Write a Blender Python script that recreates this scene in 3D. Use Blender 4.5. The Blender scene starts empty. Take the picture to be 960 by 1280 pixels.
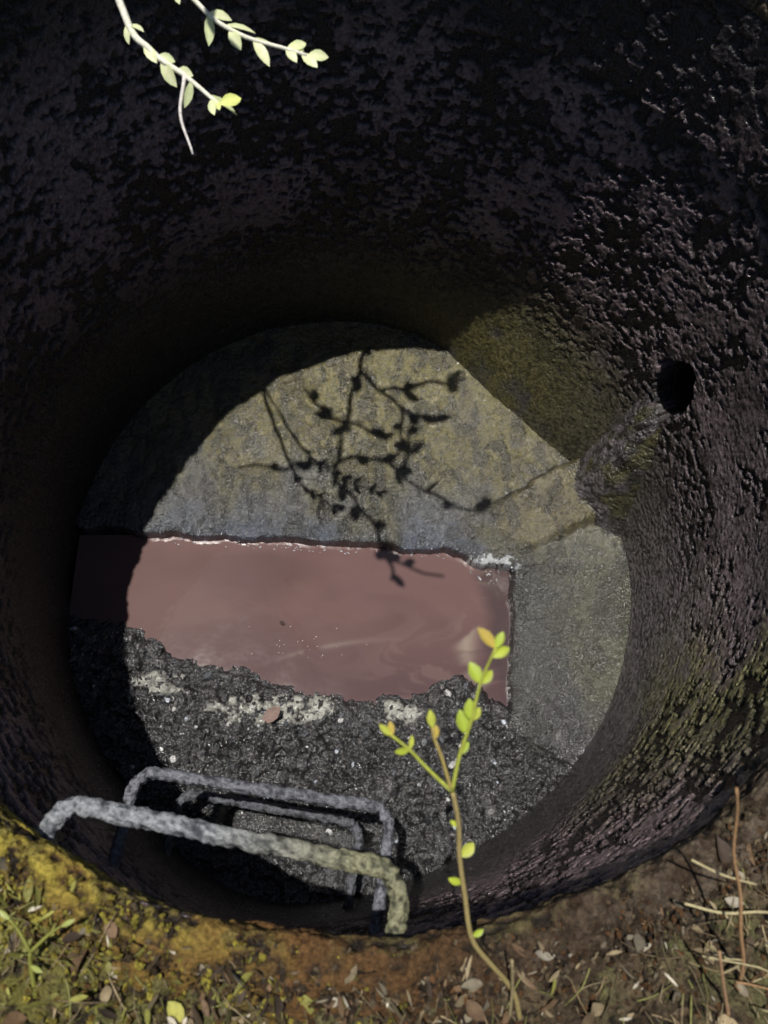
import bpy, math, random
import numpy as np
from mathutils import Vector, Matrix
random.seed(7); rng=np.random.default_rng(11)
scene=bpy.context.scene
# ------------------------------------------------------------ noise
_p=np.random.default_rng(3).permutation(256); _v=np.random.default_rng(4).random(256)
def vnoise(x,y,z):
    xi=np.floor(x).astype(int);yi=np.floor(y).astype(int);zi=np.floor(z).astype(int)
    xf=x-xi;yf=y-yi;zf=z-zi
    u=xf*xf*(3-2*xf);v=yf*yf*(3-2*yf);w=zf*zf*(3-2*zf)
    def h(a,b,c): return _v[_p[(_p[(_p[a&255]+b)&255]+c)&255]]
    def L(a,b,t): return a+(b-a)*t
    return L(L(L(h(xi,yi,zi),h(xi+1,yi,zi),u),L(h(xi,yi+1,zi),h(xi+1,yi+1,zi),u),v),
             L(L(h(xi,yi,zi+1),h(xi+1,yi,zi+1),u),L(h(xi,yi+1,zi+1),h(xi+1,yi+1,zi+1),u),v),w)
def fbm(x,y,z,s,o=4):
    x=np.asarray(x,float);y=np.asarray(y,float)+0*x;z=np.asarray(z,float)+0*x
    a=.5;t=0;n=0
    for k in range(o):
        t=t+a*vnoise(x*s+17*k,y*s+31*k,z*s+7*k);n+=a;a*=.5;s*=2.03
    return t/n
def ss(a,b,x):
    t=np.clip((x-a)/(b-a),0,1); return t*t*(3-2*t)
def mixc(a,b,t):
    t=np.asarray(t)[...,None]; return np.asarray(a)*(1-t)+np.asarray(b)*t
# ------------------------------------------------------------ mesh helpers
def mesh_obj(name,verts,faces,cols=None,mat=None,smooth=True,parent=None):
    me=bpy.data.meshes.new(name); me.from_pydata(np.asarray(verts,float).tolist(),[],faces.tolist() if hasattr(faces,'tolist') else faces); me.update()
    if cols is not None:
        at=me.color_attributes.new("Col",'FLOAT_COLOR','POINT')
        c=np.ones((len(verts),4),dtype=np.float32); c[:,:3]=np.asarray(cols); at.data.foreach_set("color",c.ravel())
    if smooth: me.polygons.foreach_set("use_smooth",[True]*len(me.polygons))
    ob=bpy.data.objects.new(name,me); bpy.context.collection.objects.link(ob)
    if mat: me.materials.append(mat)
    if parent: ob.parent=parent
    return ob
def grid_faces(ni,nj,wrap=False,flip=False):
    i=np.arange(ni if wrap else ni-1);j=np.arange(nj-1)
    I,J=np.meshgrid(i,j,indexing='ij'); I2=(I+1)%ni
    f=np.stack([I*nj+J,I2*nj+J,I2*nj+J+1,I*nj+J+1],-1).reshape(-1,4)
    return f[:,::-1] if flip else f
class MB:
    def __init__(s): s.v=[];s.f=[];s.c=[]
    def add(s,vs,fs,col):
        b=len(s.v); s.v+=[tuple(v) for v in vs]; s.f+=[tuple(b+i for i in f) for f in fs]
        if len(np.shape(col))==1: s.c+=[tuple(col)]*len(vs)
        else: s.c+=[tuple(c) for c in col]
    def obj(s,name,mat,smooth=True,parent=None): return mesh_obj(name,s.v,s.f,s.c,mat,smooth,parent)
def smooth_path(pts,n):
    P=[Vector(p) for p in pts]; out=[]
    P=[P[0]*2-P[1]]+P+[P[-1]*2-P[-2]]
    for i in range(1,len(P)-2):
        for k in range(n):
            t=k/n;a,b,c,d=P[i-1:i+3]
            out.append(.5*((2*b)+(c-a)*t+(2*a-5*b+4*c-d)*t*t+(3*b-a-3*c+d)*t**3))
    out.append(P[-2]); return out
def tube(mb,pts,r0,r1,seg=6,n=4,col=(.1,.1,.1),rough=0,rs=60,colf=None,wob=0):
    path=smooth_path(pts,n) if n>1 else [Vector(p) for p in pts]
    if wob: path=[p+Vector((math.sin(p.y*70+p.z*33),math.sin(p.x*63+2),math.sin(p.x*51+p.y*45)))*wob for p in path]
    N=len(path);vs=[];cs=[]
    up=Vector((.13,.21,.97)).normalized()
    for i,p in enumerate(path):
        t=(path[min(i+1,N-1)]-path[max(i-1,0)]).normalized()
        a=t.cross(up)
        if a.length<.15: a=t.cross(Vector((1,0,0)))
        a.normalize(); b=t.cross(a)
        f=i/(N-1); r=r0+(r1-r0)*f
        for k in range(seg):
            an=2*math.pi*k/seg; d=a*math.cos(an)+b*math.sin(an); q=p+d*r
            if rough:
                nz=float(fbm(np.array([q.x]),q.y,q.z,rs,4)[0])-.5
                q=p+d*(r+rough*nz*2.2)
                cs.append(colf(nz,q) if colf else col)
            else: cs.append(col)
            vs.append(q)
    fs=[(i*seg+k,i*seg+(k+1)%seg,(i+1)*seg+(k+1)%seg,(i+1)*seg+k) for i in range(N-1) for k in range(seg)]
    fs.append(tuple(range(seg))[::-1]); fs.append(tuple((N-1)*seg+k for k in range(seg)))
    mb.add(vs,fs,cs); return path
def leaf(mb,p,d,nrm,L,W,col,fold=.25,curl=.15):
    p=Vector(p);d=Vector(d).normalized();s=d.cross(Vector(nrm))
    if s.length<1e-3: s=d.cross(Vector((1,.3,.1)))
    s.normalize();n=s.cross(d)
    vs=[];cs=[];st=[0,.15,.38,.62,.84,1];wd=[.06,.55,.95,1,.62,.04]
    for t,w in zip(st,wd):
        c=p+d*L*t-n*curl*L*t*t
        for k in (-1,0,1):
            vs.append(c+s*(k*W*.5*w)+n*(abs(k)*fold*W*.5*w)); cs.append(tuple(min(1,x*(1.25 if k==0 else 1)) for x in col))
    fs=[]
    for i in range(5):
        for k in range(2): a=i*3+k; fs.append((a,a+1,a+4,a+3))
    mb.add(vs,fs,cs)
# ------------------------------------------------------------ materials
def mat(name,rough=(.4,.7),bump=((150,.6,.002),),var=.35,vs=120,spec=.5,trans=0,coat=0):
    m=bpy.data.materials.new(name);m.use_nodes=True;nt=m.node_tree;N=nt.nodes;Lk=nt.links
    b=N["Principled BSDF"];at=N.new("ShaderNodeAttribute");at.attribute_name="Col"
    tc=N.new("ShaderNodeTexCoord")
    n1=N.new("ShaderNodeTexNoise");n1.inputs["Scale"].default_value=vs;n1.inputs["Detail"].default_value=3;n1.inputs["Roughness"].default_value=.7
    Lk.new(tc.outputs["Object"],n1.inputs["Vector"])
    mr=N.new("ShaderNodeMapRange");mr.inputs[1].default_value=.3;mr.inputs[2].default_value=.7;mr.inputs[3].default_value=(1-var);mr.inputs[4].default_value=(1+var)
    Lk.new(n1.outputs["Fac"],mr.inputs[0])
    vm=N.new("ShaderNodeVectorMath");vm.operation='SCALE';Lk.new(at.outputs["Color"],vm.inputs[0]);Lk.new(mr.outputs[0],vm.inputs["Scale"])
    Lk.new(vm.outputs[0],b.inputs["Base Color"])
    r=N.new("ShaderNodeMapRange");r.inputs[1].default_value=.35;r.inputs[2].default_value=.65;r.inputs[3].default_value=rough[1];r.inputs[4].default_value=rough[0]
    Lk.new(n1.outputs["Fac"],r.inputs[0]);Lk.new(r.outputs[0],b.inputs["Roughness"])
    b.inputs["Specular IOR Level"].default_value=spec
    if coat: b.inputs["Coat Weight"].default_value=coat;b.inputs["Coat Roughness"].default_value=.10
    prev=None
    for sc,st,di in bump:
        nn=N.new("ShaderNodeTexNoise");nn.inputs["Scale"].default_value=sc;nn.inputs["Detail"].default_value=3;nn.inputs["Roughness"].default_value=.65
        Lk.new(tc.outputs["Object"],nn.inputs["Vector"])
        bp=N.new("ShaderNodeBump");bp.inputs["Strength"].default_value=st;bp.inputs["Distance"].default_value=di
        Lk.new(nn.outputs["Fac"],bp.inputs["Height"])
        if prev: Lk.new(prev.outputs[0],bp.inputs["Normal"])
        prev=bp
    if prev:
        Lk.new(prev.outputs[0],b.inputs["Normal"])
        if coat: Lk.new(prev.outputs[0],b.inputs["Coat Normal"])
    if trans:
        tr=N.new("ShaderNodeBsdfTranslucent");Lk.new(vm.outputs[0],tr.inputs["Color"]);mx=N.new("ShaderNodeMixShader");mx.inputs[0].default_value=trans
        Lk.new(b.outputs[0],mx.inputs[1]);Lk.new(tr.outputs[0],mx.inputs[2]);Lk.new(mx.outputs[0],N["Material Output"].inputs[0])
    return m
M_wall=mat("wet_old_concrete",(.12,.50),((260,1,.0034),),.55,200,.6,coat=.12)
M_floor=mat("wet_benching_concrete",(.08,.40),((190,1,.0050),),.6,240,.9,coat=.6)
M_rust=mat("rusty_mossy_iron",(.6,.9),((260,1,.004),),.6,220,.3)
M_soil=mat("soil",(.7,.95),((300,1,.005),),.6,260,.25)
M_iron=mat("scaled_iron",(.4,.7),((350,.9,.003),),.5,300,.5)
M_rub=mat("wet_rubble",(.06,.25),((300,.9,.003),),.4,250,1.0,coat=.8)
M_leaf=mat("leaf",(.35,.5),(),.15,90,.4,trans=.35)
M_twig=mat("twig_bark",(.6,.8),(),.25,300,.3)
M_dry=mat("dry_grass",(.6,.8),(),.25,200,.3)
# ------------------------------------------------------------ shared shape functions
R0=.6
def bank(y): return .20*ss(-.05,.40,np.asarray(y,float))
def wrapd(a,b): return (a-b+math.pi)%(2*math.pi)-math.pi
def wallR(phi,z,nz_=0):
    z=np.asarray(z,float)
    r=R0+.06*np.exp(-(wrapd(phi,-1.86)/.42)**2)*ss(-.06,-.2,z)+.008*(z<-.02)
    r=r-.095*np.exp(-(wrapd(phi,.80)/.42)**2)*ss(-.48,-.84,z)
    r=r+.11*ss(1.18,.82,np.sqrt((wrapd(phi,.335)*R0/.042)**2+((z+.405)/.062)**2)+nz_)
    return r
# ------------------------------------------------------------ shaft wall
nphi,nz=1800,440
phi=np.linspace(0,2*math.pi,nphi,endpoint=False);
PH,T=np.meshgrid(phi,np.linspace(0,1,nz),indexing='ij')
ztop=bank(R0*np.sin(PH))-.004
ZZ=-.95+(ztop+.95)*T
cx,sx=np.cos(PH)*R0,np.sin(PH)*R0
dph=lambda a: wrapd(PH,a)
big=fbm(cx,sx,ZZ*1.3,5,4); mid=fbm(cx,sx,ZZ,24,4); fine=fbm(cx+3,sx,ZZ*1.5,72,5); fine2=fbm(cx,sx+5,ZZ,200,2)
clus=fbm(cx+7,sx+2,ZZ,13,3)
up=ss(-.66,-.42,ZZ+.1*(big-.5))
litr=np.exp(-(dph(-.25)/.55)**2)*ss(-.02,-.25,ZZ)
thr=.655-.17*ss(.42,.62,big*.4+clus*.6)-.02*ss(-.5,-.2,ZZ)+.07*litr
pit=ss(0,.016,fine*.85+mid*.15-thr)*up
disp=(big-.5)*.010+(mid-.5)*.004+(fine2-.5)*.0028+(fine-.5)*.0018
disp=disp-pit*.005
RR=wallR(PH,ZZ,(mid-.5)*.9+(fine-.5)*.5)-disp
W=np.stack([RR*np.cos(PH),RR*np.sin(PH),ZZ],-1)
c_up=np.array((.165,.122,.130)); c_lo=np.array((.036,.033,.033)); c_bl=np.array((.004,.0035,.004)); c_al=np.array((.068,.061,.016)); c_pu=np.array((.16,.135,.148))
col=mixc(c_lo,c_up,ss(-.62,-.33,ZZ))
col=mixc(col,c_pu,litr*.7*ss(.38,.60,mid*.3+fine2*.7))  # purple-grey specks; sunlit brightness of the right wall raised in the colour
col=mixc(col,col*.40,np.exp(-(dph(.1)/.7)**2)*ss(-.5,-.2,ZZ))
al=np.exp(-(dph(1.0)/.75)**2)*ss(-.34,-.60,ZZ)*ss(.30,.56,big*.5+mid*.5)
col=mixc(col,c_al,al*.8)
al2=np.exp(-(dph(-.66)/.30)**2)*ss(-.70,-.45,ZZ)*ss(.42,.60,fine*.4+big*.6)
col=mixc(col,np.array((.15,.15,.035)),al2*.7)
col=mixc(col,c_bl,pit*.95)
col=mixc(col,c_bl,ss(.56,.72,big)*.5*up)
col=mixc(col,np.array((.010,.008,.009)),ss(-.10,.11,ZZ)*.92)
col=mixc(col,np.array((.006,.006,.006)),np.exp(-(dph(2.9)/1.05)**2)*ss(-.22,-.55,ZZ)*.9)  # lower-left wall painted near black to deepen its shadow
col*= (.5+1.0*ss(.3,.7,fine2))[...,None]
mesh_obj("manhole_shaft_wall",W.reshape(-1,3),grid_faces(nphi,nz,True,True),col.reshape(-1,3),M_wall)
# ------------------------------------------------------------ floor
n=600
gx=np.linspace(-.70,.70,n); GX,GY=np.meshgrid(gx,gx,indexing='ij')
wig=(fbm(GX,GY,0,26,5)-.5)
yback=.048-.066*(GX+.1)-.036*ss(.20,.30,GX)+wig*.026
xr=.352+.125*GY+wig*.020
xf=[-.7,-.56,-.512,-.45,-.40,-.376,-.3,-.24,-.171,-.08,.008,.08,.141,.19,.228,.26,.291,.36,.7]
yf=[-.08,-.10,-.117,-.13,-.16,-.194,-.2,-.215,-.246,-.265,-.29,-.285,-.269,-.245,-.237,-.26,-.288,-.33,-.33]
yfr=np.interp(GX,xf,yf)+wig*.03
n1=fbm(GX,GY,1,14,4)-.5;n2=fbm(GX,GY,2,60,4)-.5;n3=fbm(GX,GY,5,170,3)-.5
bed=-.90
str_=fbm(GX*1.0,GY*.35,9,45,3)-.5
zb=-.803+.05*ss(0,.6,GY-yback)+n1*.018+n2*.007+n3*.005+str_*.004
zr=-.806+.03*ss(0,.3,GX-xr)+n1*.014+n2*.010+n3*.008
s_=yfr-GY; roughin=ss(.0,.07,s_)
zf=-.836+.012*ss(-.01,.03,s_)+.032*ss(.01,.12,s_)+(n1*.030+n2*.040)*(.25+.75*roughin)+n3*.018*(.4+.6*roughin)
ladder=np.exp(-(((GX+.12)/.20)**2+((GY+.56)/.10)**2))
zf-= .02*ladder
lx=(GX+.256)*.963-(GY+.472)*.27; ly=(GX+.256)*.27+(GY+.472)*.963
shade_slot=ss(0,.012,lx+wig*.02)*ss(.293,.281,lx+wig*.02)*ss(-.052,-.042,ly+wig*.02)*ss(.012,.002,ly+wig*.02)  # added recess standing in for the black shadow behind the lowest rung
zf-= .11*shade_slot
inb=ss(-.006,.008,GY-yback); inr=ss(-.006,.008,GX-xr); inf=ss(-.03,.0,s_)
Zf=bed+(zf-bed)*inf
Zf=np.maximum(Zf,bed+(zr-bed)*inr); Zf=np.maximum(Zf,bed+(zb-bed)*inb)
wx=(GX-.31)*.87+(GY-.10)*.5; wy=-(GX-.31)*.5+(GY-.10)*.87
wed=ss(0,.02,wx+wig*.02)*ss(-.11,-.085,wy+wx*.12)*ss(.03,.01,wy-wx*.02+wig*.02)
Zf=Zf+wed*(.010+.09*np.clip(wx,0,.4))
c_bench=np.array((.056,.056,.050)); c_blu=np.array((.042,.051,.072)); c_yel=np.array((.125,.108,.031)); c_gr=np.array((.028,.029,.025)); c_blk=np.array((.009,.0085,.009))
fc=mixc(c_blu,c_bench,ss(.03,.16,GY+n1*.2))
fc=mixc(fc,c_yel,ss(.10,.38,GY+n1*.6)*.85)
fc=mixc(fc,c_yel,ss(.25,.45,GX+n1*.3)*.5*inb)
isr=inr*(1-ss(.0,.03,GY-yback))
fc=mixc(fc,c_gr,isr)
fc=mixc(fc,np.array((.065,.065,.022)),isr*ss(.40,.52,GX+n1*.2)*.5)
rm=ss(-.26,-.40,GY+n1*.3)
isf=np.maximum(inf*(1-ss(-.01,.01,GY-yback))*(1-isr),isr*rm)
fcf=mixc(c_blk,np.array((.032,.031,.034)),ss(.0,.22,n2+n1*.5))
fcf=mixc(fcf,np.array((.050,.050,.052)),ladder*.7)
fcf=mixc(fcf,np.array((.008,.008,.008)),shade_slot)  # that rung shadow also painted black on the floor
fc=mixc(fc,fcf,isf)
fc=mixc(fc,np.array((.095,.080,.034)),wed*.9)
stain=ss(.03,.28,n1*1.3+n2*.4)
fc=mixc(fc,fc*.40,stain*.8)
stain2=ss(.02,.2,str_+n2*.4); fc=mixc(fc,fc*.45,stain2*inb)
spk=ss(.06,.20,n3+n2*.3); fc=mixc(fc,fc*.45,spk*.7)
for (px_,py_,sa,sb) in [(-.17,-.305,.10,.024),(-.39,-.25,.045,.02),(.085,-.315,.045,.020),(-.08,-.30,.03,.02)]:
    g=np.exp(-(((GX-px_)/sa)**2+((GY-py_)/sb)**2))
    mk=ss(.46,.62,g+n2*2.4+n3*1.6)*isf*ss(.08,.3,g); fc=mixc(fc,np.array((.38,.38,.34)),mk*.85); Zf=Zf+mk*.003  # pale plaster patches, with wet sun glints painted into the colour
g=np.exp(-(((GX-.31)/.05)**2+((GY+.002)/.020)**2))
mk=ss(.42,.58,g+n2*1.6+n3*.9)*ss(.1,.3,g)*inb; fc=mixc(fc,np.array((.34,.36,.38)),mk)
fc=mixc(fc,c_blk,ss(.009,-.002,np.abs(GX-xr)-.002)*.7*(GY<.02))
fc=mixc(fc,c_blk,ss(.008,0,np.abs(wy-wx*.02-.026+wig*.01))*(wx>0)*.7)
mask=(GX**2+GY**2)<.70**2
F=grid_faces(n,n); keep=mask.reshape(-1)[F].all(1)
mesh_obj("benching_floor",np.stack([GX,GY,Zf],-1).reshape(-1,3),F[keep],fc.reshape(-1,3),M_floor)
# water
nx,ny=300,150
wx_=np.linspace(-.60,.37,nx);wy_=np.linspace(-.40,.08,ny);WX,WY=np.meshgrid(wx_,wy_,indexing='ij')
a=fbm(WX,WY*2.2,3,5,3);b_=fbm(WX*1.0+a*.5,WY*2.5+a*.4,8,16,4)
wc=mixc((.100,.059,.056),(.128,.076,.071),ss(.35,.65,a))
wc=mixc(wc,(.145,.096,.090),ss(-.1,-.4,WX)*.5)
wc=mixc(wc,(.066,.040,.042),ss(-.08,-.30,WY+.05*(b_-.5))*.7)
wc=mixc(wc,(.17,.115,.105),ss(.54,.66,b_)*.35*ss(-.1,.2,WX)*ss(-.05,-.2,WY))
tr_=np.exp(-((WX-(.27+.03*np.sin((WY+.1)*18)))/.018)**2)*ss(-.30,-.2,WY)*ss(.03,-.03,WY)
wc=mixc(wc,(.26,.21,.17),tr_*ss(.3,.6,b_)*.8)
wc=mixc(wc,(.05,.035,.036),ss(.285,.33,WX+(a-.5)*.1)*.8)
scum=np.exp(-((WX+.06)/.10)**2-((WY+.175-.18*(WX+.06)+.6*(WX+.06)**2)/.005)**2)
wc=mixc(wc,(.20,.15,.135),scum*ss(.42,.6,b_)*.6)
wz=-.832+(a-.5)*.0004
M_water=mat("murky_red_water",(.05,.09),((12,.45,.0014),),.03,12,.6)
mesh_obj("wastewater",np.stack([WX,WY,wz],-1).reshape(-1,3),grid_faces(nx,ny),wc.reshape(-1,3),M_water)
# ------------------------------------------------------------ inlet: mortar haunch and pipe
nu,nv=130,160
U,V=np.meshgrid(np.linspace(-1,1,nu),np.linspace(0,1,nv),indexing='ij')
hz=-.462-.39*V; hc=.335-.06*V; hw=.085+.180*V**1.2
hp=hc+hw*U; pr=(1-np.abs(U)**2.0)**1.0; th=(.002+.090*V**.85)*pr
hn=fbm(hp*1.5,hz*2,0,6,3)-.5; hr=.608-th-hn*.030*pr-(fbm(hp*2,hz*3,4,60,4)-.5)*.008+.012*(1-pr)
hf=fbm(hp*2,hz*2,2,10,3)
hcol=mixc((.055,.050,.022),(.080,.070,.074),ss(.35,.55,hf+.25*U+.1*V-.05))*(.4+1.1*ss(.3,.7,fbm(hp,hz,3,60,3)))[...,None]
hcol=mixc(hcol,(.02,.02,.018),ss(.6,1,np.abs(U))*.7)
mesh_obj("mortar_haunch",np.stack([hr*np.cos(hp),hr*np.sin(hp),hz],-1).reshape(-1,3),grid_faces(nu,nv),hcol.reshape(-1,3),M_floor)
mb=MB();pa=.335;ax=Vector((-math.cos(pa),-math.sin(pa),0)).normalized();pc=Vector((.612*math.cos(pa),.612*math.sin(pa),-.405))
s1=ax.cross(Vector((0,0,1))).normalized();s2=s1.cross(ax)
prof=[(-.05,1.04),(-.032,1.0),(-.030,.96),(-.034,.92),(-.04,.90),(-.10,.88)];sg=56;vs=[];cs_=[]
for i,(t,r) in enumerate(prof):
    for k in range(sg):
        an=2*math.pi*k/sg; w_=1+.05*math.sin(3*an)+.03*math.sin(7*an+1); vs.append(pc+ax*(t+.003*math.sin(2*an+1))+s1*math.cos(an)*r*.038*w_+s2*math.sin(an)*r*.056*w_)
        cs_.append((.016,.014,.012) if i<4 else (.006,.006,.006))
fs=[(i*sg+k,i*sg+(k+1)%sg,(i+1)*sg+(k+1)%sg,(i+1)*sg+k) for i in range(len(prof)-1) for k in range(sg)]
mb.add(vs,fs,cs_); mb.obj("inlet_pipe",M_rust)
# ------------------------------------------------------------ step irons
def rung(pts_,name,c1,c2,r,olive=0):
    mb=MB()
    def cf(nz,q): 
        t=max(0,min(1,.5+nz*4)); c=[c1[i]*(1-t)+c2[i]*t for i in range(3)]
        if olive:
            o=max(0,min(1,(q.x+.18)/.14))*olive; c=[c[0]*(1-o)+.14*o*(.3+t*1.2),c[1]*(1-o)+.135*o*(.3+t*1.2),c[2]*(1-o)+.065*o*(.3+t*1.2)]
        return tuple(c)
    tube(mb,pts_,r,r,26,24,rough=.0034,rs=210,colf=cf,wob=.0006)
    return mb.obj(name,M_iron)
def rungpts(A,B,z,legA,legB,slope=0):
    A=Vector((A[0],A[1],z));B=Vector((B[0],B[1],z+slope));d=(B-A).normalized();o=Vector((d.y,-d.x,0)).normalized()
    k=.030
    return [A+o*legA+Vector((0,0,-.004)),A+o*legA*.55,A+o*k,A+o*k*.3+d*k*.3,A+d*k,A.lerp(B,.35)+Vector((0,0,.002)),A.lerp(B,.65),B-d*k,B+o*k*.3-d*k*.3,B+o*k,B+o*legB*.55,B+o*legB+Vector((0,0,-.004))]
rung(rungpts((-.316,-.478),(.010,-.550),-.053,.11,.11),"step_iron",(.035,.04,.05),(.26,.27,.29),.0083,.85)
rung(rungpts((-.322,-.436),(.028,-.497),-.383,.19,.19),"step_iron",(.03,.033,.04),(.15,.155,.18),.0078)
rung(rungpts((-.315,-.458),(.0,-.52),-.683,.17,.17),"step_iron",(.02,.02,.022),(.09,.095,.11),.0078)
# ------------------------------------------------------------ rubble & flotsam
mb=MB()
def ico():
    t=(1+5**.5)/2
    v=[(-1,t,0),(1,t,0),(-1,-t,0),(1,-t,0),(0,-1,t),(0,1,t),(0,-1,-t),(0,1,-t),(t,0,-1),(t,0,1),(-t,0,-1),(-t,0,1)]
    f=[(0,11,5),(0,5,1),(0,1,7),(0,7,10),(0,10,11),(1,5,9),(5,11,4),(11,10,2),(10,7,6),(7,1,8),(3,9,4),(3,4,2),(3,2,6),(3,6,8),(3,8,9),(4,9,5),(2,4,11),(6,2,10),(8,6,7),(9,8,1)]
    return [Vector(a).normalized() for a in v],f
IV,IF=ico()
def zfloor(x,y):
    i=int(round((x+.70)/1.4*(n-1)));j=int(round((y+.70)/1.4*(n-1)));return float(Zf[min(max(i,0),n-1),min(max(j,0),n-1)])
cnt=0
while cnt<2800:
    x=random.uniform(-.58,.45);y=random.uniform(-.62,-.12)
    if x*x+y*y>.36: continue
    ye=float(np.interp(x,xf,yf))
    if y>ye-.02 or (x>.30 and random.random()<.8): continue
    s=random.choice([.0015,.002,.003,.003,.004,.005,.007])*random.uniform(.7,1.3)
    if random.random()<.018: s=.011
    g=random.choice([.010,.015,.02,.03,.04,.06]); tint=random.choice([(1,.97,.95),(.92,1,1.15),(1,1,1)])
    if random.random()<.04: g=.38
    M=Matrix.Rotation(random.uniform(0,6),3,'Z')@Matrix.Rotation(random.uniform(0,6),3,'X')
    sc=Vector((random.uniform(.7,1.4),random.uniform(.6,1.2),random.uniform(.4,.8)))
    vs=[Vector((x,y,zfloor(x,y)-s*.1))+M@Vector((v.x*sc.x,v.y*sc.y,v.z*sc.z))*s*random.uniform(.8,1.15) for v in IV]
    mb.add(vs,IF,(g*tint[0],g*tint[1],g*tint[2]));cnt+=1
for _ in range(40):
    x=random.uniform(.26,.36);y=random.uniform(-.04,.02);s=random.uniform(.002,.006);M=Matrix.Rotation(random.uniform(0,6),3,'Z')@Matrix.Rotation(random.uniform(0,6),3,'X');g=random.uniform(.1,.4)
    mb.add([Vector((x,y,max(zfloor(x,y),-.834)))+M@Vector((v.x*1.3,v.y*.8,v.z*.5))*s for v in IV],IF,(g,g*1.02,g*1.05))
mb.obj("rubble",M_rub,False)
mb=MB()
leaf(mb,(-.185,-.335,-.775),(1,.9,.2),(0,0,1),.045,.026,(.15,.10,.085),.1,.1)
leaf(mb,(-.16,-.12,-.829),(1,-.5,0),(0,0,1),.014,.009,(.03,.015,.012),.1,.1)
for _ in range(26):
    x=random.gauss(-.1,.07);y=random.gauss(-.175,.02)
    if y<float(np.interp(x,xf,yf))+.01: continue
    a_=random.uniform(0,6.28);leaf(mb,(x,y,-.8305),(math.cos(a_),math.sin(a_),0),(0,0,1),random.uniform(.001,.004),random.uniform(.001,.002),(.34,.28,.25),.05,0)
for _ in range(70):
    x=random.uniform(-.42,.25);y=.048-.066*(x+.1)+random.uniform(-.010,.006);leaf(mb,(x,y,max(zfloor(x,y),-.832)+.001),(1,random.uniform(-.5,.5),.1),(0,0,1),random.uniform(.002,.006),random.uniform(.001,.003),(.3,.32,.36),.1,0)
mb.obj("floating_debris",M_dry)
# ------------------------------------------------------------ rim (rusty frame)
npr=1600
rp=np.array([(.602,-.05),(.600,-.030),(.598,-.014),(.599,-.004),(.603,.002),(.609,.005),(.616,.006),(.623,.005),(.630,.003),(.637,.0),(.645,-.004),(.655,-.010),(.67,-.02)])
tt=np.linspace(0,len(rp)-1,54); rr=np.interp(tt,range(len(rp)),rp[:,0]); rz=np.interp(tt,range(len(rp)),rp[:,1])
P2,K=np.meshgrid(np.linspace(0,2*math.pi,npr,endpoint=False),np.arange(54),indexing='ij')
rX=rr[K];rZ=rz[K]+bank(R0*np.sin(P2))
x0=rX*np.cos(P2);y0=rX*np.sin(P2)
q1=fbm(x0,y0,rZ,25,4)-.5;q2=fbm(x0,y0,rZ,110,3)-.5;q3=fbm(x0,y0,rZ,5,3)-.5
rR=rX-q1*.016-q2*.010-q3*.012*(rX<.64);rZ2=rZ+q1*.020+q2*.018
leftm=ss(.0,-.34,x0+q1*.3)
rc=mixc((.034,.020,.010),(.115,.056,.016),ss(-.1,.2,q1+q2*.7)*ss(.20,-.18,x0))
rc=mixc(rc,(.33,.27,.040),leftm*ss(-.06,.18,q2+q1*.6)*.9*(.35+.65*ss(.630,.608,rX)))
rc=mixc(rc,(.10,.085,.03),ss(-.05,.15,q2-q1)*.6*ss(.612,.604,rX))
rc=mixc(rc,(.012,.009,.006),ss(-.03,.12,-q2-q1*.6)*.9)
rc=mixc(rc,(.11,.085,.06),ss(-.1,.2,q2)*ss(0,.35,x0)*.7)
mesh_obj("manhole_rim",np.stack([rR*np.cos(P2),rR*np.sin(P2),rZ2],-1).reshape(-1,3),grid_faces(npr,54,True,True),rc.reshape(-1,3),M_rust)
# ------------------------------------------------------------ ground sheet
rad=list(np.arange(.632,.80,.0022)); 
r_=rad[-1];st=.003
while r_<140: st*=1.13;r_+=st;rad.append(r_)
rad=np.array(rad);npg=1400
P3,RD=np.meshgrid(np.linspace(0,2*math.pi,npg,endpoint=False),rad,indexing='ij')
gx_,gy_=RD*np.cos(P3),RD*np.sin(P3)
g1=fbm(gx_,gy_,0,9,4)-.5;g2=fbm(gx_,gy_,1,45,4)-.5;g3=fbm(gx_,gy_,2,160,3)-.5
near=ss(3,.9,RD)
gz_=bank(gy_*R0/RD)
gz_=gz_-.012+.010*ss(.64,.70,RD)+g1*.02*ss(.64,.72,RD)+g2*.030*near+g3*.018*near+.15*(fbm(gx_,gy_,4,.25,3)-.5)*ss(3,12,RD)
def ground_z(x,y):
    r=math.hypot(x,y); i=int(round((math.atan2(y,x)%(2*math.pi))/(2*math.pi)*npg))%npg; j=int(np.searchsorted(rad,r)); j=min(j,len(rad)-1); return float(gz_[i,j])
gc=mixc((.034,.024,.014),(.095,.070,.040),ss(-.12,.22,g2+g1*.4))
gc=mixc(gc,(.010,.008,.006),ss(.0,.14,-g3-g2*.5))
gc=mixc(gc,(.16,.15,.03),ss(0,-.4,gx_)*ss(-.1,.2,g2+g3)*.8*near)
gc=mixc(gc,(.09,.10,.035),ss(-.02,.15,g1)*ss(.0,.2,g2)*.6*near)
gc=mixc(gc,(.06,.08,.03),ss(2,6,RD))
mesh_obj("ground",np.stack([gx_,gy_,gz_],-1).reshape(-1,3),grid_faces(npg,len(rad),True,True),gc.reshape(-1,3),M_soil)
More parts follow.
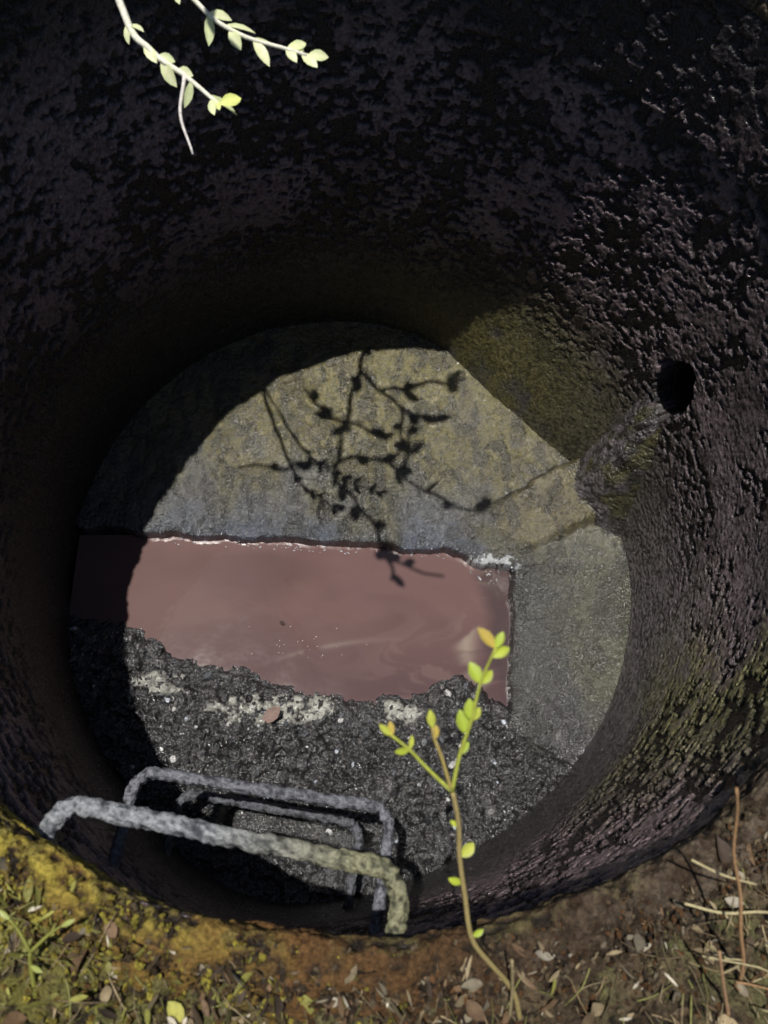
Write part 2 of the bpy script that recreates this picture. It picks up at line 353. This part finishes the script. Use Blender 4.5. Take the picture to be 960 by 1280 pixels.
# ------------------------------------------------------------ litter, moss, dry grass
mb=MB()
def clod(x,y,z,s,c):
    M=Matrix.Rotation(random.uniform(0,6),3,'Z')@Matrix.Rotation(random.uniform(0,6),3,'X')
    mb.add([Vector((x,y,z))+M@Vector((v.x*1.2,v.y,v.z*.7))*s*random.uniform(.6,1.3) for v in IV],IF,c)
for i in range(7000):
    ph=random.uniform(-2.6,-.5);r=.603+abs(random.gauss(0,.055))
    x,y=r*math.cos(ph),r*math.sin(ph); z=(ground_z(x,y) if r>.645 else float(bank(y))+.004)
    k=random.uniform(.3,1.1); left=random.random()<max(0,min(1,(-x+.02)/.3))
    c=random.choice([(.26,.22,.035),(.30,.25,.04),(.14,.09,.02),(.08,.05,.02)]) if left else random.choice([(.08,.055,.03),(.045,.03,.018),(.12,.09,.055),(.10,.05,.02)])
    clod(x,y,z,random.uniform(.0008,.0036),tuple(v*k for v in c))
mb.obj("crumbled_soil",M_soil,False)
mb=MB()
for i in range(3800):
    if i<2700: ph=random.uniform(-2.6,-.6);r=.620+abs(random.gauss(0,.06))
    else: ph=random.uniform(0,6.28);r=random.uniform(.66,2.4)
    x,y=r*math.cos(ph),r*math.sin(ph); z=(ground_z(x,y) if r>.645 else float(bank(y))+.004)+.001
    a_=random.uniform(0,6.28);L=random.choice([.002,.003,.004,.006,.008,.012,.018])*random.uniform(.7,1.3);W_=L*random.choice([.15,.25,.4,.7])
    t=random.random();left=x<-.12+random.gauss(0,.08)
    c=random.choice([(.30,.29,.07),(.20,.19,.05)]) if left and t<.5 else random.choice([(.16,.10,.055),(.08,.055,.03),(.28,.22,.13),(.20,.17,.12),(.05,.035,.025)])
    if t>.96: c=(.5,.45,.35)
    k=random.uniform(.4,1.0)
    leaf(mb,(x,y,z),(math.cos(a_),math.sin(a_),random.uniform(-.4,.8)),(random.uniform(-1.5,1.5),random.uniform(-1.5,1.5),1),L,W_,tuple(v*k for v in c),random.uniform(-.3,.6),random.uniform(-.5,.6))
mb.obj("leaf_litter",M_dry)
mb=MB()
for i in range(1000):
    if i<620: ph=random.uniform(-2.5,-.6);r=.63+abs(random.gauss(0,.08))
    else: ph=random.uniform(0,6.28);r=random.uniform(.72,3)
    x,y=r*math.cos(ph),r*math.sin(ph);z=ground_z(x,y)+.002;a_=random.uniform(0,6.28);L=random.uniform(.008,.045)*(1 if i<620 else 2)
    up_=random.uniform(0,.35) if i<620 else random.uniform(.1,1.2)
    d=Vector((math.cos(a_),math.sin(a_),up_));m=Vector((random.uniform(-.3,.3),random.uniform(-.3,.3),.1))
    e=Vector((x,y,z))+d*L
    if math.hypot(e.x,e.y)<.61: continue
    k=random.uniform(.3,1.0)
    tube(mb,[(x,y,z),Vector((x,y,z))+d*L*.5+m*L*.3,e],.0008,.0003,3,2,tuple(v*k for v in random.choice([(.38,.30,.17),(.30,.22,.12),(.30,.30,.10)])))
mb.obj("dry_grass",M_dry)
# ------------------------------------------------------------ dry stalks at the rim
mb=MB()
tan_=(.34,.20,.10);pal=(.42,.36,.20)
tube(mb,[(.293,-.654,-.01),(.268,-.60,.06),(.238,-.53,.13),(.220,-.488,.182)],.0019,.0009,6,8,tan_,wob=.0012)
tube(mb,[(.23,-.54,.075),(.255,-.552,.072),(.282,-.56,.072)],.0011,.0008,5,4,pal)
tube(mb,[(.234,-.575,.04),(.265,-.583,.043),(.303,-.584,.042),(.36,-.60,.01)],.0012,.001,5,4,pal)
tube(mb,[(.279,-.67,-.01),(.255,-.635,.04),(.236,-.603,.082)],.0017,.0012,6,4,(.36,.22,.12))
tube(mb,[(.089,-.661,-.01),(.085,-.63,.03),(.078,-.604,.068)],.0014,.0011,6,4,(.30,.24,.13))
for _ in range(12):
    x=.30+random.gauss(0,.03);y=-.66+random.gauss(0,.02)
    tube(mb,[(x,y,-.01),(x-random.uniform(-.02,.03),y+.02,.03),(x-random.uniform(-.03,.05),y+random.uniform(.01,.05),random.uniform(.03,.07))],.0011,.0006,5,4,random.choice([tan_,pal]))
mb.obj("dry_stalks",M_twig)
mb=MB();yg=(.30,.31,.07)
tube(mb,[(-.295,-.632,-.01),(-.297,-.60,.012),(-.296,-.59,.02)],.0020,.0016,6,4,yg)
tube(mb,[(-.296,-.59,.02),(-.305,-.575,.024),(-.312,-.566,.028)],.0016,.001,6,4,yg)
tube(mb,[(-.296,-.59,.02),(-.282,-.578,.026),(-.272,-.572,.03)],.0016,.001,6,4,yg)
for p_,d_ in [((-.312,-.566,.028),(-.6,.5,.2)),((-.272,-.572,.03),(.7,.3,.2)),((-.296,-.6,.015),(.7,-.3,.3))]:
    leaf(mb,p_,d_,(0,0,1),.012,.004,(.34,.38,.10))
mb.obj("seedling",M_leaf)
# ------------------------------------------------------------ sapling on the rim
sap=bpy.data.objects.new("sapling",None);bpy.context.collection.objects.link(sap)
mb=MB();gcol=(.34,.37,.06);bcol=(.28,.22,.09)
tube(mb,[(.100,-.665,-.015),(.091,-.639,.01),(.066,-.61,.04),(.050,-.588,.061),(.041,-.555,.085),(.037,-.529,.106),(.034,-.508,.125),(.027,-.484,.145)],.0023,.0018,7,6,bcol,wob=.0008)
J=(.027,-.484,.145)
tube(mb,[J,(.008,-.468,.158),(-.005,-.456,.168),(-.018,-.447,.177)],.0016,.0011,6,5,gcol)
tube(mb,[J,(.018,-.462,.165),(.012,-.45,.176),(.010,-.443,.182)],.0015,.0011,6,5,(.36,.28,.09))
tube(mb,[J,(.031,-.46,.165),(.037,-.439,.186),(.041,-.417,.206),(.049,-.397,.226)],.0017,.0009,6,5,gcol)
mb.obj("stems",M_twig,True,sap)
mb=MB();lc=[(.42,.50,.05),(.36,.46,.05),(.48,.52,.08)]
LS=[((.049,-.397,.226),(-.5,.55,.25),.018,.008),((.049,-.397,.226),(.3,.6,.3),.012,.006),((.047,-.402,.221),(.75,.35,.1),.014,.007),
 ((.041,-.417,.206),(-.35,.75,.2),.016,.009),((.041,-.417,.206),(.55,.5,.2),.012,.007),((.037,-.439,.186),(-.1,.9,.4),.015,.009),((.034,-.447,.178),(-.2,.8,.3),.017,.010),
 ((.037,-.439,.186),(.5,.6,.1),.011,.006),((.031,-.46,.165),(.5,.6,.2),.011,.005),
 ((.010,-.443,.182),(-.15,.9,.5),.013,.006),((.012,-.45,.176),(.1,.8,.4),.010,.005),
 ((-.018,-.447,.177),(-.6,.5,.3),.012,.005),((-.018,-.447,.177),(-.1,.8,.3),.010,.005),((-.005,-.456,.168),(-.6,-.1,.3),.012,.005),((-.005,-.456,.168),(.2,.8,.2),.010,.004),
 ((.037,-.529,.106),(.7,.55,.1),.014,.009),((.040,-.548,.09),(-.7,.2,.2),.012,.006),((.034,-.508,.125),(-.6,.4,.2),.008,.004),((.05,-.588,.061),(.6,.3,.2),.010,.005)]
for p_,d_,L,W_ in LS: leaf(mb,p_,d_,(random.uniform(-.4,.4),-.3,1),L,W_,random.choice(lc) if random.random()<.85 else (.5,.38,.08),.3,.1)
mb.obj("leaves",M_leaf,True,sap)
# ------------------------------------------------------------ overhanging shrub
shr=bpy.data.objects.new("overhanging_shrub",None);bpy.context.collection.objects.link(shr)
st_=MB();lf=MB();bark=(.22,.19,.15);pale=(.72,.70,.58)
T1=[(-.42,1.25,.62),(-.43,.85,.50),(-.37,.52,.32),(-.282,.30,.190),(-.244,.246,.170),(-.211,.218,.162),(-.173,.190,.153)]
T2=[(-.37,.52,.32),(-.28,.37,.235),(-.202,.291,.192),(-.152,.259,.183),(-.082,.233,.180)]
pa1=tube(st_,T1,.006,.0020,7,8,pale,wob=.0015); pa2=tube(st_,T2,.0034,.0018,7,8,pale,wob=.0015)
tube(st_,[(-.211,.218,.162),(-.213,.18,.147),(-.202,.141,.131)],.0022,.0012,6,6,(.62,.58,.55),wob=.001)
def leaves_on(path,n0,n1,step,L,W_,colr,skip=.2):
    for i in range(n0,n1,step):
        p=path[i];t=(path[min(i+1,len(path)-1)]-path[i-1]).normalized()
        for s in (-1,1):
            if random.random()<skip: continue
            sd=t.cross(Vector((0,0,1))).normalized()*s*random.uniform(.3,1)+t*random.uniform(.5,1.4)+Vector((0,0,random.uniform(-.4,.3)))
            k=random.uniform(.8,1.15);leaf(lf,p+t*random.uniform(-.004,.004),sd,(random.uniform(-.8,.8),random.uniform(-.9,.3),1),L*random.uniform(.55,1.25),W_*random.uniform(.7,1.2),tuple(v*k for v in colr),.25,.2)
wl=(.78,.86,.48)  # near leaves whitened in the colour to look overexposed by sun
leaves_on(pa1,26,len(pa1),4,.028,.012,wl,.15);leaves_on(pa2,10,len(pa2),4,.028,.012,wl,.15)
leaf(lf,(-.173,.190,.153),(1,.5,.1),(0,-.4,1),.024,.014,(.76,.84,.26));leaf(lf,(-.178,.194,.154),(.3,-.8,.1),(0,-.4,1),.014,.008,(.72,.78,.30));leaf(lf,(-.082,.233,.180),(1,.1,0),(0,-.4,1),.022,.012,wl);leaf(lf,(-.088,.235,.180),(.6,-.6,0),(0,-.4,1),.022,.011,wl)
leaf(lf,(-.10,.24,.181),(.8,.7,0),(0,-.4,1),.022,.011,wl)
SX,SY,CZ=-.199,.095,.60
def cs(pts_,dz=0): return [(x+SX,y+SY,CZ+dz+.02*math.sin(9*x+7*y)) for x,y in pts_]
B0=[(-.25,1.5,.75),(-.2,1.05,.72)]+cs([(.043,.70),(.043,.547),(.022,.467),(-.01,.36),(-.039,.245),(-.04,.195),(.0,.15),(.034,.106),(.055,.06),(.082,.018),(.19,-.02)])
p0=tube(st_,B0,.008,.0030,7,5,bark,wob=.004)
subs=[[(-.039,.24),(-.12,.235),(-.19,.228),(-.253,.231)],[(-.039,.24),(.03,.255),(.072,.242),(.12,.205),(.179,.163),(.24,.14),(.294,.113)],
 [(-.02,.334),(-.07,.37),(-.111,.42)],[(.022,.467),(.077,.412),(.114,.378),(.16,.36),(.208,.337)],[(.077,.412),(.16,.43),(.22,.44),(.273,.449)],[(.114,.378),(.12,.32),(.10,.25)],
 [(.055,.06),(.07,.02),(.078,-.03)],[(.12,.205),(.13,.29),(.16,.36)],[(-.02,.334),(.03,.33),(.07,.30)]]
for s__ in subs:
    pp=tube(st_,cs(s__,0),.0052,.0038,6,5,bark,wob=.006); leaves_on(pp,3,len(pp),random.choice([3,4,5]),.042,.026,(.10,.14,.04),.4)
leaves_on(p0,16,len(p0),5,.042,.026,(.10,.14,.04),.4)
for k in range(16):
    bx,by=-.3+random.gauss(0,.05),1.62+random.gauss(0,.05);ex,ey=bx+random.uniform(-.7,.6),by+random.uniform(-.2,.8)
    h=random.uniform(.6,1.3);pp=tube(st_,[(bx,by,ground_z(bx,by)-.02),(bx*.7+ex*.3,by*.7+ey*.3,.25+h*.4),(bx*.3+ex*.7,by*.3+ey*.7,.25+h*.8),(ex,ey,.25+h)],.010,.002,6,6,bark)
    leaves_on(pp,5,len(pp),1,.03,.015,(.09,.13,.04))
    for j in range(4):
        q=pp[random.randint(6,len(pp)-2)];e=q+Vector((random.uniform(-.25,.25),random.uniform(-.2,.25),random.uniform(.05,.25)))
        p3=tube(st_,[q,q.lerp(e,.5)+Vector((0,0,.03)),e],.003,.0012,5,5,bark);leaves_on(p3,1,len(p3),1,.03,.015,(.10,.14,.04))
tube(st_,[(-.3,1.62,.15),(-.36,1.5,.5),(-.42,1.25,.62)],.011,.006,7,5,bark);tube(st_,[(-.3,1.62,.15),(-.27,1.6,.55),(-.25,1.5,.75)],.011,.008,7,5,bark)
st_.obj("stems",M_twig,True,shr);lf.obj("leaves",M_leaf,True,shr)
# ------------------------------------------------------------ light
k=.16;sd=Vector((.90*k,-.43*k,-1)).normalized()
sun=bpy.data.lights.new("sun",'SUN');sun.energy=5.0;sun.angle=math.radians(.5);sun.color=(1,.96,.90)
so=bpy.data.objects.new("sun",sun);bpy.context.collection.objects.link(so);so.rotation_euler=sd.to_track_quat('-Z','Y').to_euler();so.location=(-1,1,5)
w=bpy.data.worlds.new("World");scene.world=w;w.use_nodes=True;nt=w.node_tree
sk=nt.nodes.new("ShaderNodeTexSky");sk.sky_type='NISHITA';sk.sun_disc=False;sk.sun_elevation=math.radians(80.9);sk.sun_rotation=math.atan2(-.90,.43)
nt.links.new(sk.outputs[0],nt.nodes["Background"].inputs[0]);nt.nodes["Background"].inputs[1].default_value=.05
# ------------------------------------------------------------ camera
cam=bpy.data.cameras.new("camera");co=bpy.data.objects.new("camera",cam);bpy.context.collection.objects.link(co)
Zc=Vector((75,370,900)).normalized();Xc=Vector((1,0,-75/900)).normalized();Yc=Zc.cross(Xc)
co.matrix_world=Matrix.Translation((-.065,-.492,.697))@Matrix((Xc,Yc,Zc)).to_4x4()
cam.sensor_fit='VERTICAL';cam.sensor_height=36;cam.lens=36*900/1280;cam.clip_start=.01;cam.clip_end=500
cam.dof.use_dof=True;cam.dof.focus_distance=1.45;cam.dof.aperture_fstop=7
scene.camera=co
scene.view_settings.view_transform='Standard';scene.view_settings.look='None';scene.view_settings.exposure=0
